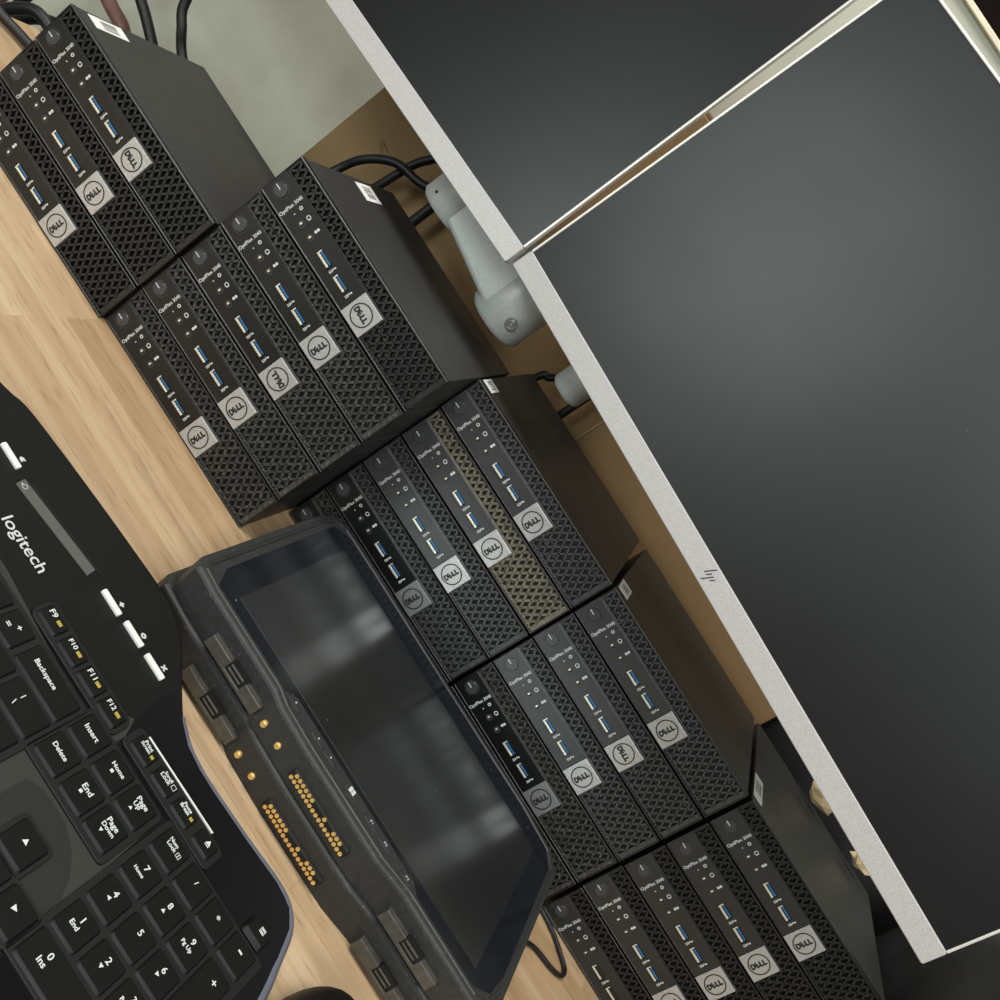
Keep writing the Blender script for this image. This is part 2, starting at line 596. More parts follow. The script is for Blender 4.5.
def grille_mesh():
    """diamond lattice of ridged struts: a strip along the top and a full-height block at the right"""
    mb = MB()
    pu, pv = 6.3, 10.2
    hw = 1.25
    for sgn in (1, -1):
        d = Vector((pu / 2, sgn * pv / 2)).normalized()
        nrm = Vector((-d.y, d.x))
        for k in range(-8, 45):
            p = (k * pu, 0.0 if sgn > 0 else 0.0)
            for (x0, x1, y0, y1) in ((2.5, 177.6, 24.2, 36.6), (122.6, 177.6, 2.0, 24.2)):
                c = clip_line(p, d, x0, x1, y0, y1)
                if not c:
                    continue
                a = Vector(p) + d * c[0]
                b = Vector(p) + d * c[1]
                vs = []
                for q in (a, b):
                    vs += [((q + nrm * hw).x, 3.4, (q + nrm * hw).y), (q.x + nrm.x * hw * .62, 0.8, q.y + nrm.y * hw * .62), (q.x - nrm.x * hw * .62, 0.8, q.y - nrm.y * hw * .62), ((q - nrm * hw).x, 3.4, (q - nrm * hw).y)]
                vs = [tuple(c_ * MM for c_ in v) for v in vs]
                mb.add(vs, [(0, 1, 5, 4), (1, 2, 6, 5), (2, 3, 7, 6), (0, 3, 2, 1), (4, 5, 6, 7)])
    # solid lands: under-badge right shoulder and the corner webs
    mb.box(0.1213, 0.1235, 0.0008, 0.0034, 0.0016, 0.0245, 0.0004)
    mb.box(0.1768, 0.1810, 0.0008, 0.0034, 0.0016, 0.0366, 0.0003)
    mb.box(0.0010, 0.0030, 0.0008, 0.0034, 0.0240, 0.0366, 0.0003)
    mb.box(0.1225, 0.1810, 0.0008, 0.0034, 0.0016, 0.0032, 0.0003)
    mb.box(0.0010, 0.1810, 0.0008, 0.0034, 0.0356, 0.0366, 0.0003)
    mb.box(0.0012, 0.1235, 0.0006, 0.0034, 0.0236, 0.0248, 0.0003)
    return mb


def emblem_mesh():
    mb = MB()
    mb.ring((0, 0, 0), (0, 0, 1), 0.0076, 0.0085, 0.0001, 40)
    xs = [-0.0049, -0.0018, 0.0019, 0.0048]
    for ch, x, a in zip('DELL', xs, (0, radians(30), 0, 0)):
        put_text(mb, ch, T_top(x, 0, 0.00006, a), width=0.0024 if ch != 'D' else 0.0029, height=0.0040, bold=0.00038)
    return mb


def build_pc():
    pc = thing('mini_pc', 'x', 'computer', group='stacked mini computers')
    obj('case', MB().box(0.0004, PW - 0.0004, 0.0066, PD, 0.0008, 0.0374, 0.0009), M['case'], pc)
    mb = MB()
    mb.box(0, PW, 0, 0.0062, 0.0362, 0.0376, 0.0007, seg=3)
    mb.box(0, PW, -0.0006, 0.0062, 0.0004, 0.0018, 0.0006, seg=3)
    mb.box(0, 0.0013, 0, 0.0062, 0.0018, 0.0364, 0.0004)
    mb.box(PW - 0.0013, PW, 0, 0.0062, 0.0018, 0.0364, 0.0004)
    obj('front_bezel', mb, M['bezel'], pc)
    obj('grille_backing', MB().box(0.001, PW - 0.001, 0.0048, 0.0064, 0.0018, 0.0366), M['back'], pc)
    obj('grille', grille_mesh(), M['grille'], pc)
    obj('control_panel', MB().box(0.0006, 0.1000, -0.0002, 0.0040, 0.0013, 0.0238, 0.0004), M['panel'], pc)
    bd = obj('badge', MB().box(0.1001, 0.1220, -0.0012, 0.0038, 0.0012, 0.0234, 0.0003), M['badge'], pc)
    em = obj('emblem', emblem_mesh(), M['ink'], bd, (0.1111, -0.00126, 0.0123))
    em.rotation_euler = (pi / 2, 0, 0)
    mb = MB()
    mb.cyl((0.0095, -0.0001, 0.0125), (0, -1, 0), 0.0052, 0.0011, 36, bev=0.0004)
    mb.ring((0.0095, -0.0001, 0.0125), (0, -1, 0), 0.0056, 0.0061, 0.0002, 36)
    kn = obj('power_button', mb, M['knob'], pc)
    obj('indicator_line', MB().box(0.0046, 0.0092, -0.0013, -0.0010, 0.0122, 0.0129), M['print'], kn)
    for u in (0.0364, 0.0476):
        mb = MB()
        mb.ring((u, -0.0002, 0.0117), (0, -1, 0), 0.0018, 0.0026, 0.0004, 24)
        jk = obj('audio_jack', mb, M['steel'] if 0 else M['knob'], pc)
        h_ = MB().cyl((u, 0.0004, 0.0117), (0, -1, 0), 0.0019, 0.0007, 20)
        obj('jack_socket', h_, M['hole'], jk)
        obj('jack_contact', MB().box(u - 0.0012, u + 0.0002, -0.0005, -0.0002, 0.0106, 0.0126), M['steel'], jk)
    for u in (0.0651, 0.0851):
        mb = MB()
        a, b, z0, z1, t = u - 0.0066, u + 0.0066, 0.0091, 0.0142, 0.0005
        mb.box(a, b, -0.0009, 0.002, z0, z0 + t)
        mb.box(a, b, -0.0009, 0.002, z1 - t, z1)
        mb.box(a, a + t, -0.0009, 0.002, z0, z1)
        mb.box(b - t, b, -0.0009, 0.002, z0, z1)
        up = obj('usb_port', mb, M['bezel'], pc)
        obj('port_cavity', MB().box(a + t, b - t, -0.0004, 0.002, z0 + t, z1 - t), M['hole'], up)
        obj('port_tongue', MB().box(a + 0.0012, b - 0.0010, -0.0008, 0.001, 0.0123, 0.0137, 0.0002), M['blue'], up)
        mb = MB()
        mb.box(a + 0.0008, b - 0.0008, -0.0008, 0.001, 0.0096, 0.0112, 0.0002)
        for q in range(4):
            mb.box(a + 0.0022 + q * 0.0026, a + 0.0036 + q * 0.0026, -0.00095, 0.001, 0.0108, 0.0114, 0.0001)
        mb.box(a + 0.0002, a + 0.0011, -0.0010, 0.001, 0.0096, 0.0139, 0.0001)
        obj('port_contacts', mb, M['steel'], up)
    mb = MB()
    put_text(mb, 'OptiPlex 3040', T_front(0.0226, 0.0122, -0.00026, pi / 2), width=0.0205, bold=0.00009)
    obj('lettering', mb, M['print'], pc)
    mb = MB()
    mb.ring((0.0277, -0.00022, 0.0176), (0, -1, 0), 0.0007, 0.0014, 0.0001, 18)
    mb.box(0.0270, 0.0284, -0.0003, -0.0002, 0.0164, 0.0170)
    obj('drive_symbol', mb, M['print'], pc)
    obj('status_light', MB().cyl((0.0282, -0.0002, 0.0113), (0, -1, 0), 0.0005, 0.0002, 10), M['print'], pc)
    jacks = [c for c in pc.children if c.name.startswith('audio_jack')]
    mb = MB()
    mb.ring((0.0361, -0.00022, 0.0184), (0, -1, 0), 0.0011, 0.0017, 0.0001, 18)
    mb.box(0.0372, 0.0379, -0.0003, -0.0002, 0.0172, 0.0196)
    obj('headphone_symbol', mb, M['print'], jacks[0])
    mb = MB()
    mb.cyl((0.0468, -0.0002, 0.0172), (0, -1, 0), 0.0011, 0.0002, 14)
    mb.cyl((0.0468, -0.0002, 0.0194), (0, -1, 0), 0.0011, 0.0002, 14)
    mb.box(0.0465, 0.0471, -0.0003, -0.0002, 0.0172, 0.0194)
    obj('microphone_symbol', mb, M['print'], jacks[1])
    ports = [c for c in pc.children if c.name.startswith('usb_port')]
    for u, prt in zip((0.0745, 0.0945), ports):
        mb = MB()
        put_text(mb, 'SS', T_front(u, 0.0106, -0.00026, pi / 2), width=0.0028, height=0.0018, bold=0.0001)
        mb.box(u - 0.0003, u + 0.0003, -0.0003, -0.0002, 0.0112, 0.0150)
        mb.cyl((u, -0.0002, 0.0148), (0, -1, 0), 0.0007, 0.0002, 10)
        mb.box(u - 0.0012, u, -0.0003, -0.0002, 0.0129, 0.0134)
        obj('port_symbol', mb, M['print'], prt)
    mb = MB()
    for (a, b) in ((0.01, 0.02), (0.162, 0.02), (0.01, 0.16), (0.162, 0.16)):
        mb.cyl((a + 0.005, b, -0.0006), (0, 0, 1), 0.005, 0.0016, 16)
    obj('rubber_feet', mb, M['cable'], pc)
    return pc


def find(o, name):
    return [c for c in o.children if c.name.split('.')[0] == name]


proto = build_pc()
STX = [(-0.1822, -0.0078, 0.0155), (0.0, 0.0, 0.0087), (0.1825, 0.0799, 0.0046), (0.3674, 0.0825, -0.0264), (0.5547, 0.0831, -0.0256)]
NUM = [3, 5, 5, 5, 5]
PLACE = ['leftmost three-high stack', 'second stack from the left', 'middle stack', 'fourth stack from the left', 'rightmost stack']
LEVEL5 = ['bottom of the', 'second up in the', 'third up in the', 'fourth up in the', 'top of the']
LEVEL3 = ['bottom of the', 'middle of the', 'top of the']
EMB = {(0, 2): 0, (0, 1): 90, (0, 0): 90, (1, 4): 0, (1, 3): 90, (1, 2): 180, (1, 1): 90, (1, 0): 90, (3, 3): 0}
GRL = {(2, 3): 'grille_brown', (1, 0): 'grille_grey', (1, 1): 'grille_grey', (1, 2): 'grille_grey', (1, 3): 'grille_grey', (2, 0): 'grille_grey', (3, 1): 'grille_grey', (3, 0): 'grille_grey'}
PAN0 = ['panel', 'panel', 'panel_lit', 'panel_lit', 'panel_half_lit']
GRL0 = ['grille', 'grille', 'grille_lit', 'grille_lit', 'grille']
PAN = {(2, 0): 'panel_gloss', (3, 0): 'panel_gloss', (2, 1): 'panel_gloss', (3, 1): 'panel_gloss', (0, 0): 'panel_gloss', (1, 0): 'panel_gloss'}
JIT = random.Random(3)
tops = {}
first = True
for s_ in range(5):
    for k in range(NUM[s_]):
        o = proto if first else dup_tree(proto)
        first = False
        x, y, yaw = STX[s_]
        o.location = (x + JIT.uniform(-0.0006, 0.0006), y + JIT.uniform(-0.0008, 0.0008), k * H + 0.0006)
        o.rotation_euler = (0, 0, yaw)
        lv = LEVEL3 if NUM[s_] == 3 else LEVEL5
        extra = ''
        if (s_, k) == (2, 3):
            extra = ', its grille brown with dust'
        elif (s_, k) in ((2, 1), (3, 1)):
            extra = ', its badge shaded grey'
        elif (s_, k) == (4, 0):
            extra = ', its front ports without blue'
        elif k == NUM[s_] - 1:
            extra = ', white sticker on its lid'
        elif EMB.get((s_, k)) == 180:
            extra = ', round emblem upside down'
        o['label'] = 'black mini PC, %s %s%s' % (lv[k], PLACE[s_], extra)
        em = find(find(o, 'badge')[0], 'emblem')[0]
        em.rotation_euler = (pi / 2, 0, 0)
        em.rotation_euler = (Matrix.Rotation(-radians(EMB.get((s_, k), 90)), 4, 'Y') @ Matrix.Rotation(pi / 2, 4, 'X')).to_euler()
        swap_mat(find(o, 'grille')[0], M[GRL.get((s_, k), GRL0[s_])])
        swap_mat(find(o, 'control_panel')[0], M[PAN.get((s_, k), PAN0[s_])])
        if (s_, k) in ((2, 1), (3, 1)):
            swap_mat(find(o, 'badge')[0], M['badge_shaded'])
        if (s_, k) == (4, 0):
            for up in find(o, 'usb_port'):
                swap_mat(find(up, 'port_tongue')[0], M['dkport'])
        if k == NUM[s_] - 1:
            tops[s_] = o


def sticker(pc, cx, cy, w, d, ang):
    mb = MB()
    T_ = T_top(cx, cy, 0.0375, ang)
    mb.box(-w / 2, w / 2, -d / 2, d / 2, -0.0004, 0.0002, 0, T_)
    st = obj('sticker', mb, M['label'], pc)
    mb = MB()
    rr = random.Random(int(cx * 1e5))
    x = -w * 0.32
    while x < w * 0.30:
        t = rr.choice((0.0004, 0.0006, 0.0009))
        mb.box(x, x + t, -d * 0.22, d * 0.26, 0.0002, 0.00027, 0, T_)
        x += t + rr.choice((0.0006, 0.0009))
    obj('bar_code', mb, M['ink'], st)


sticker(tops[0], 0.0090, 0.036, 0.012, 0.040, 0.02)
sticker(tops[1], 0.0135, 0.104, 0.017, 0.032, 0.03)
sticker(tops[2], 0.0072, 0.020, 0.012, 0.022, 0.0)
sticker(tops[3], 0.0075, 0.024, 0.012, 0.026, 0.03)
sticker(tops[4], 0.0065, 0.036, 0.011, 0.044, 0.0)

# ---------------------------------------------------------------- monitors
def monitor(label, corner, yaw, tilt, roll, Wm, Hm, left_side):
    """corner = inner bottom corner of the display; local x along the bottom edge, y into the monitor, z up"""
    mo = thing('monitor', label, 'monitor', corner, group='silver framed flat monitors')
    Rz, Rx, Ry = Matrix.Rotation(yaw, 4, 'Z'), Matrix.Rotation(tilt, 4, 'X'), Matrix.Rotation(roll, 4, 'Y')
    mo.matrix_world = Matrix.Translation(corner) @ Rz @ Rx @ Ry
    x0, x1 = (0.0, Wm) if left_side else (-Wm, 0.0)
    ch = 0.0172
    obj('housing', MB().box(x0 + 0.001, x1 - 0.001, 0.0032, 0.0060, -ch + 0.001, Hm - 0.001, 0.001), M['monback'], mo)
    obj('back_panel', MB().box(x0 + 0.05, x1 - 0.05, 0.0055, 0.030, 0.012, Hm - 0.04, 0.006), M['monback'], mo)
    obj('back_bulge', MB().box((x0 + x1) / 2 - 0.15, (x0 + x1) / 2 + 0.15, 0.029, 0.050, 0.04, Hm - 0.05, 0.008), M['monback'], mo)
    obj('display', MB().box(x0 + 0.0018, x1 - 0.0018, 0.0002, 0.004, 0.0, Hm - 0.0018), M['screen'], mo)
    poly = rrect((x0 + x1) / 2, -ch / 2, x1 - x0, ch, 0.0018, 4)
    mb = MB()
    mb.prism(poly, -0.0062, 0.0012, 0.0007, Matrix.Rotation(pi / 2, 4, 'X'))
    cn = obj('chin_bezel', mb, M['chin'], mo)
    mb = MB()
    mb.box(x0, x0 + 0.0018, -0.0008, 0.0046, 0.0, Hm, 0.0004)
    mb.box(x1 - 0.0018, x1, -0.0008, 0.0046, 0.0, Hm, 0.0004)
    mb.box(x0, x1, -0.0008, 0.0046, Hm - 0.0018, Hm, 0.0004)
    obj('edge_trim', mb, M['rim'], mo)
    mb = MB()
    cx = (x0 + x1) / 2 - 0.0045
    for (xa, za, xb, zb) in ((-3.5, -1.2, -0.1, 6.8), (-1.1, -1.2, 0.5, 2.6), (-0.5, -5.6, 2.9, 2.5), (3.7, -1.1, 5.2, 2.3)):
        xa, xb, za, zb = cx + xa * MM, cx + xb * MM, za * MM - 0.0088, zb * MM - 0.0088
        mb.add([(xa - 0.0005, -0.00128, za), (xa + 0.0005, -0.00128, za), (xb + 0.0005, -0.00128, zb), (xb - 0.0005, -0.00128, zb)], [(0, 1, 2, 3)])
    obj('printed_mark', mb, M['logo'], cn)
    return mo


m2 = monitor('flat monitor with silver chin at the right, its whole left edge in view', (0.1281, 0.0779, 0.2773), -0.1981, 0.0146, 0.0116, 0.535, 0.302, True)
m1 = monitor('flat monitor with silver chin at top centre, its lower right corner touching the other', (0.1240, 0.0750, 0.2743), -0.1762, -0.1016, -0.0547, 0.535, 0.302, False)


def mon_arm(label, p1, p2, up_x, back, ys):
    pass


# grey arm under the seam between the monitors
arm = thing('display_stand', 'grey cast metal monitor stand arm with a bolt, hanging below the upper monitor', 'stand', (0.124, 0.245, 0.0))
AT = Matrix.Translation((-0.124, -0.245, 0.0))
mb = MB()
mb.cyl((0.0470, 0.152, 0.2230), (0, 0, 1), 0.0255, 0.062, 40, AT, bev=0.003)
obj('pivot_cap', mb, M['arm'], arm)
mb = MB()
P = [(0.040, 0.130), (0.150, 0.128), (0.150, 0.172), (0.040, 0.170)]
vs = []
for (x, y), zb in zip(P, (0.2285, 0.2125, 0.2125, 0.2285)):
    vs.append((x, y, zb))
for (x, y) in P:
    vs.append((x, y, 0.272))
bm = bmesh.new()
bv = [bm.verts.new(v) for v in vs]
for f in ((3, 2, 1, 0), (4, 5, 6, 7), (0, 1, 5, 4), (1, 2, 6, 5), (2, 3, 7, 6), (3, 0, 4, 7)):
    bm.faces.new([bv[i] for i in f])
bmesh.ops.bevel(bm, geom=bm.edges[:], offset=0.004, segments=3, affect='EDGES', profile=0.5)
mb.bm(bm, AT)
obj('link', mb, M['arm'], arm)
mb = MB()
mb.cyl((0.1405, 0.152, 0.2085), (0, 0, 1), 0.0268, 0.056, 48, AT, bev=0.004)
brl = obj('pivot_barrel', mb, M['arm'], arm)
mb = MB()
mb.cyl((0.1545, 0.1285, 0.2265), (0.35, -1, -0.25), 0.0052, 0.0045, 28, AT, bev=0.0008)
mb.ring((0.1545 + 0.00145, 0.1285 - 0.0042, 0.2265 - 0.001), (0.35, -1, -0.25), 0.0028, 0.0038, 0.0007, 28, AT)
mb.cyl((0.1545 + 0.00145, 0.1285 - 0.0042, 0.2265 - 0.001), (0.35, -1, -0.25), 0.0014, 0.0008, 6, AT)
bo = obj('bolt', mb, M['bolt'], brl)
obj('set_screw', MB().cyl((0.0365, 0.1292, 0.2330), (-0.41, -0.9, 0), 0.0013, 0.0008, 12, AT), M['hole'], arm)
mb = MB()
mb.cyl((0.001, 0.272, 0.0), (0, 0, 1), 0.022, 0.006, 40, AT, bev=0.002)
mb.cyl((0.001, 0.272, 0.005), (0, 0, 1), 0.0050, 0.40, 28, AT)
mb.box(-0.006, 0.008, 0.168, 0.277, 0.262, 0.280, 0.003, AT)
obj('post', mb, M['armdark'], arm)
mb = MB()
mb.box(-0.115, 0.048, 0.160, 0.185, 0.262, 0.284, 0.003, AT)
mb.box(-0.150, -0.110, 0.222, 0.240, 0.262, 0.42, 0.004, AT)
mb.box(-0.150, -0.080, 0.165, 0.235, 0.262, 0.282, 0.003, AT)
obj('mount_head', mb, M['armdark'], arm)

arm2 = thing('display_stand', 'second monitor stand, only its small grey pivot showing under the right monitor', 'stand', (0.221, 0.245, 0.0))
AT = Matrix.Translation((-0.221, -0.245, 0.0))
mb = MB()
mb.cyl((0.2215, 0.140, 0.2285), (0, 0, 1), 0.0150, 0.055, 36, AT, bev=0.003)
obj('pivot_barrel', mb, M['arm'], arm2)
obj('set_screw', MB().cyl((0.2245, 0.1262, 0.2345), (0.15, -1, 0), 0.0012, 0.0008, 12, AT), M['hole'], arm2)
mb = MB()
mb.box(0.214, 0.236, 0.135, 0.282, 0.262, 0.282, 0.003, AT)
mb.cyl((0.227, 0.277, 0.005), (0, 0, 1), 0.0040, 0.40, 28, AT)
mb.cyl((0.227, 0.277, 0.0), (0, 0, 1), 0.0135, 0.006, 40, AT, bev=0.002)
obj('post', mb, M['armdark'], arm2)
mb = MB()
mb.box(0.225, 0.400, 0.128, 0.146, 0.266, 0.286, 0.003, AT)
mb.box(0.350, 0.430, 0.095, 0.130, 0.266, 0.45, 0.004, AT)
obj('mount_head', mb, M['armdark'], arm2)

# ---------------------------------------------------------------- cables
def cable(label, pts, r, m_='cable', cat='cable', group=None, name='cable'):
    return tag(obj(name, MB().tube(pts, r, 12), M[m_]), label, cat, group)


cable('black cable arching out behind the second stack and under the upper monitor', [(-0.060, 0.200, 0.02), (-0.076, 0.225, 0.09), (-0.075, 0.25, 0.139), (-0.0658, 0.25, 0.170), (-0.044, 0.25, 0.194), (-0.013, 0.25, 0.204), (0.020, 0.245, 0.230), (0.04, 0.24, 0.30)], 0.0042)
cable('black cable crossing the arched one behind the second stack', [(-0.045, 0.266, 0.02), (-0.048, 0.265, 0.12), (-0.042, 0.262, 0.168), (-0.037, 0.262, 0.205), (-0.029, 0.262, 0.226), (-0.015, 0.262, 0.275), (-0.010, 0.262, 0.32)], 0.0042)
cable('black cable left of the small pivot under the right monitor', [(0.176, 0.26, 0.0035), (0.180, 0.26, 0.10), (0.187, 0.26, 0.192), (0.195, 0.26, 0.204), (0.210, 0.258, 0.235), (0.218, 0.256, 0.33)], 0.0036)
cable('black cable hanging against the grey wall above the leftmost stack', [(-0.150, 0.205, 0.0045), (-0.170, 0.203, 0.05), (-0.200, 0.200, 0.082), (-0.224, 0.197, 0.097), (-0.236, 0.192, 0.110), (-0.250, 0.190, 0.126), (-0.262, 0.190, 0.17), (-0.27, 0.19, 0.24), (-0.33, 0.30, 0.30), (-0.42, 0.38, 0.28)], 0.0046)
cable('lowest of three black cables leaving the left stack towards the desk edge', [(-0.186, 0.160, 0.016), (-0.215, 0.155, 0.010), (-0.262, 0.140, 0.0065), (-0.300, 0.120, 0.0065), (-0.345, 0.100, 0.0), (-0.37, 0.095, -0.09), (-0.372, 0.10, -0.30)], 0.0044)
cable('middle of three black cables leaving the left stack towards the desk edge', [(-0.186, 0.168, 0.050), (-0.225, 0.175, 0.030), (-0.268, 0.185, 0.012), (-0.302, 0.186, 0.007), (-0.340, 0.180, 0.0), (-0.37, 0.18, -0.08), (-0.375, 0.18, -0.30)], 0.0058)
cable('upper black cable of three leaving the left stack past the grey wall', [(-0.186, 0.172, 0.085), (-0.225, 0.19, 0.062), (-0.275, 0.20, 0.036), (-0.32, 0.205, 0.012), (-0.36, 0.21, -0.03), (-0.40, 0.22, -0.15), (-0.405, 0.22, -0.30)], 0.0054)
cable('thick reddish brown cable behind the top computer of the left stack', [(-0.270, 0.255, 0.0075), (-0.282, 0.250, 0.025), (-0.304, 0.245, 0.043), (-0.325, 0.245, 0.046), (-0.36, 0.25, 0.045), (-0.42, 0.27, 0.02), (-0.45, 0.28, -0.15)], 0.0070, 'redcable')
cable('black cable running beside the reddish one behind the left stack', [(-0.205, 0.228, 0.0055), (-0.225, 0.226, 0.035), (-0.250, 0.222, 0.062), (-0.280, 0.220, 0.077), (-0.32, 0.225, 0.088), (-0.41, 0.30, 0.085), (-0.47, 0.34, -0.1)], 0.0052)
cable('thin black cable looped on the desk beside the tablets', [(0.535, 0.005, 0.0026), (0.545, 0.018, 0.0026), (0.560, 0.032, 0.0026), (0.583, 0.0375, 0.0026), (0.594, 0.0440, 0.0026), (0.5955, 0.054, 0.0026), (0.587, 0.0620, 0.0026), (0.573, 0.071, 0.0026), (0.556, 0.0755, 0.0026), (0.545, 0.0745, 0.0026)], 0.0019)

# ---------------------------------------------------------------- black bags at the right
def blob(name, c, r, seed, squash=2.6, amp=0.06):
    bm = bmesh.new()
    bmesh.ops.create_icosphere(bm, subdivisions=5, radius=1)
    from mathutils import noise as ns
    for v in bm.verts:
        d = v.co.normalized()
        k = (abs(d.x) ** squash + abs(d.y) ** squash + abs(d.z) ** squash) ** (-1 / squash)
        q = d * k
        n_ = ns.noise(d * 1.7 + Vector((seed, 0, 0))) + 0.5 * ns.noise(d * 4.1 + Vector((0, seed, 0)))
        q *= 1 + amp * n_
        v.co = Vector((c[0] + q.x * r[0], c[1] + q.y * r[1], max(0.0005, c[2] + q.z * r[2])))
    mb = MB()
    mb.bm(bm, smooth=True)
    return mb


bg1 = tag(obj('bag', blob('bag', (0.955, 0.160, 0.17), (0.195, 0.14, 0.18), 1.3, 3.2), M['bag']), 'soft black vinyl bag standing right of the rightmost stack', 'bag')
bg2 = tag(obj('bag', blob('bag', (0.700, 0.361, 0.128), (0.121, 0.043, 0.135), 5.1, 8.0, 0.015), M['bag_dark']), 'black bag slumped behind the rightmost stack, below the monitor chin', 'bag')


def crumple(label, c, r, seed):
    bm = bmesh.new()
    bmesh.ops.create_icosphere(bm, subdivisions=2, radius=1)
    rr = random.Random(seed)
    for v in bm.verts:
        k = rr.uniform(0.65, 1.1)
        v.co = Vector((c[0] + v.co.x * r[0] * k, c[1] + v.co.y * r[1] * k, c[2] + v.co.z * r[2] * k))
    mb = MB()
    mb.bm(bm)
    return tag(obj('crumpled_paper', mb, M['tape']), label, 'paper')


crumple('crumpled tan paper scrap peeking out under the monitor chin, the larger one', (0.636, 0.238, 0.2095), (0.019, 0.006, 0.0105), 2)
crumple('smaller crumpled tan paper scrap peeking out under the monitor chin', (0.702, 0.235, 0.2080), (0.014, 0.006, 0.0095), 5)

# ---------------------------------------------------------------- rugged tablets
def tab_outline(g=0.0):
    # g widens the left bumper
    """ccw outline, near edge first; local x 0..0.314, y 0..0.204"""
    P = [(0.020, 0.0045), (0.086, 0.0045), (0.097, 0.0005), (0.125, -0.0010), (0.200, -0.0005), (0.226, 0.0045), (0.296, 0.0045), (0.311, 0.016), (0.3155, 0.034), (0.3155, 0.186), (0.304, 0.203), (0.262, 0.209), (0.160, 0.2075), (0.060, 0.209), (0.014, 0.208), (0.001 - g, 0.197), (-0.002 - g, 0.176), (-0.002 - g, 0.018), (0.003 - g, 0.007)]
    return [Vector(p) for p in P]


def tablet(label, loc, yaw, g=0.0):
    tb = thing('rugged_tablet', label, 'tablet', loc, (0, 0, yaw), group='rugged tablets stacked on the desk')
    out = tab_outline(g)
    TH = 0.0248
    mb = MB()
    mb.prism(out, 0.0, TH, 0.003, bot=inset(out, 0.002))
    obj('body', mb, M['tab'], tb)
    # raised rim with a stepped inner lip
    o1, i1 = inset(out, 0.004), inset(out, 0.0085)
    n = len(out)
    vs = [(p.x, p.y, TH - 0.0004) for p in o1] + [(p.x, p.y, TH + 0.0008) for p in inset(out, 0.0052)] + [(p.x, p.y, TH + 0.0008) for p in inset(out, 0.0073)] + [(p.x, p.y, TH - 0.0006) for p in i1]
    fs = []
    for k in range(3):
        for i in range(n):
            j = (i + 1) % n
            fs.append((k * n + i, k * n + j, (k + 1) * n + j, (k + 1) * n + i))
    obj('bezel_rim', MB().add(vs, fs), M['tabrim'], tb)
    g = [(0.0105, 0.030), (0.018, 0.0125), (0.090, 0.0125), (0.098, 0.0195), (0.224, 0.0195), (0.232, 0.0125), (0.290, 0.0125), (0.304, 0.024), (0.3075, 0.045), (0.3065, 0.180), (0.2965, 0.196), (0.262, 0.200), (0.060, 0.200), (0.024, 0.199), (0.0105, 0.186)]
    mb = MB()
    mb.prism(g, TH - 0.0012, TH + 0.0002)
    gl = obj('cover_glass', mb, M['tabglass'], tb)
    obj('display', MB().box(0.030, 0.2995 - 0.012, 0.0245, 0.1785, TH - 0.001, TH + 0.0004), M['tabscreen'], tb)
    # buttons under the display
    for q, (bx, txt) in enumerate(((0.0995, ''), (0.124, ''), (0.137, ''), (0.160, 'win'), (0.181, 'P1'), (0.196, 'P2'), (0.219, 'P3'))):
        b_ = obj('button', MB().box(bx - 0.0058, bx + 0.0058, 0.0112, 0.0172, TH - 0.0004, TH + 0.0008, 0.0005), M['tab'], tb)
        mb = MB()
        if txt == 'win':
            for a in (-1, 1):
                for c in (-1, 1):
                    mb.box(bx + a * 0.0013 - 0.0011, bx + a * 0.0013 + 0.0011, 0.0142 + c * 0.0013 - 0.0011, 0.0142 + c * 0.0013 + 0.0011, TH + 0.0008, TH + 0.0009)
        elif txt:
            put_text(mb, txt, T_top(bx, 0.0142, TH + 0.00085), height=0.0022)
        else:
            mb.cyl((bx, 0.0142, TH + 0.0008), (0, 0, 1), 0.0006, 0.0001, 10)
        obj('button_mark', mb, M['legend'], b_)
    # docking face (towards -y): latch plates, round pins, contact field
    for (xa, xb) in ((0.041, 0.091), (0.2265, 0.2765)):
        y0 = 0.0030
        mb = MB()
        xm0, xm1 = xa + 0.019, xa + 0.034
        yb = 0.0075
        mb.box(xa, xm0, y0 - 0.0022, yb, 0.004, 0.0125, 0.0006)
        mb.box(xm1, xb, y0 - 0.0022, yb, 0.004, 0.0125, 0.0006)
        mb.box(xm0 - 0.001, xm1 + 0.001, y0 - 0.0022, yb, 0.004, 0.0062, 0.0005)
        lp = obj('latch_plate', mb, M['latch'], tb)
        obj('latch_slot', MB().box(xm0, xm1, y0 - 0.0008, yb, 0.006, 0.0145), M['hole'], lp)
        mb = MB()
        mb.box(xm0 + 0.001, xm1 - 0.002, y0 - 0.0018, yb, 0.0078, 0.0090, 0.0003)
        mb.box(xm0 + 0.001, xm1 - 0.002, y0 - 0.0018, yb, 0.0108, 0.0120, 0.0003)
        obj('latch_bar', mb, M['latch'], lp)
    for px in (0.0995, 0.1142):
        yy = 0.0002
        mb = MB()
        mb.cyl((px, yy + 0.003, 0.0092), (0, -1, 0), 0.0021, 0.0045, 20, bev=0.0005)
        obj('alignment_pin', mb, M['gold'], tb)
    mb = MB()
    mb.box(0.1305, 0.1875, -0.0015, 0.0045, 0.0050, 0.0124, 0.0012)
    dk = obj('docking_connector', mb, M['hole'], tb)
    pin = None
    for row, zz, cols in ((0, 0.0070, range(17)), (1, 0.0104, (0, 1, 2, 3, 4, 5, 9, 12, 13, 14))):
        for c in cols:
            px = 0.1332 + c * 0.00322 + row * 0.0014
            if pin is None:
                pmb = MB().cyl((0, 0.0004, 0), (0, -1, 0), 0.00135, 0.0007, 12)
                pin = obj('contact_pin', pmb, M['gold'], dk, (px, -0.0015, zz))
            else:
                p_ = pin.copy()
                COL.objects.link(p_)
                p_.parent = dk
                p_.location = (px, -0.0015, zz)
    return tb


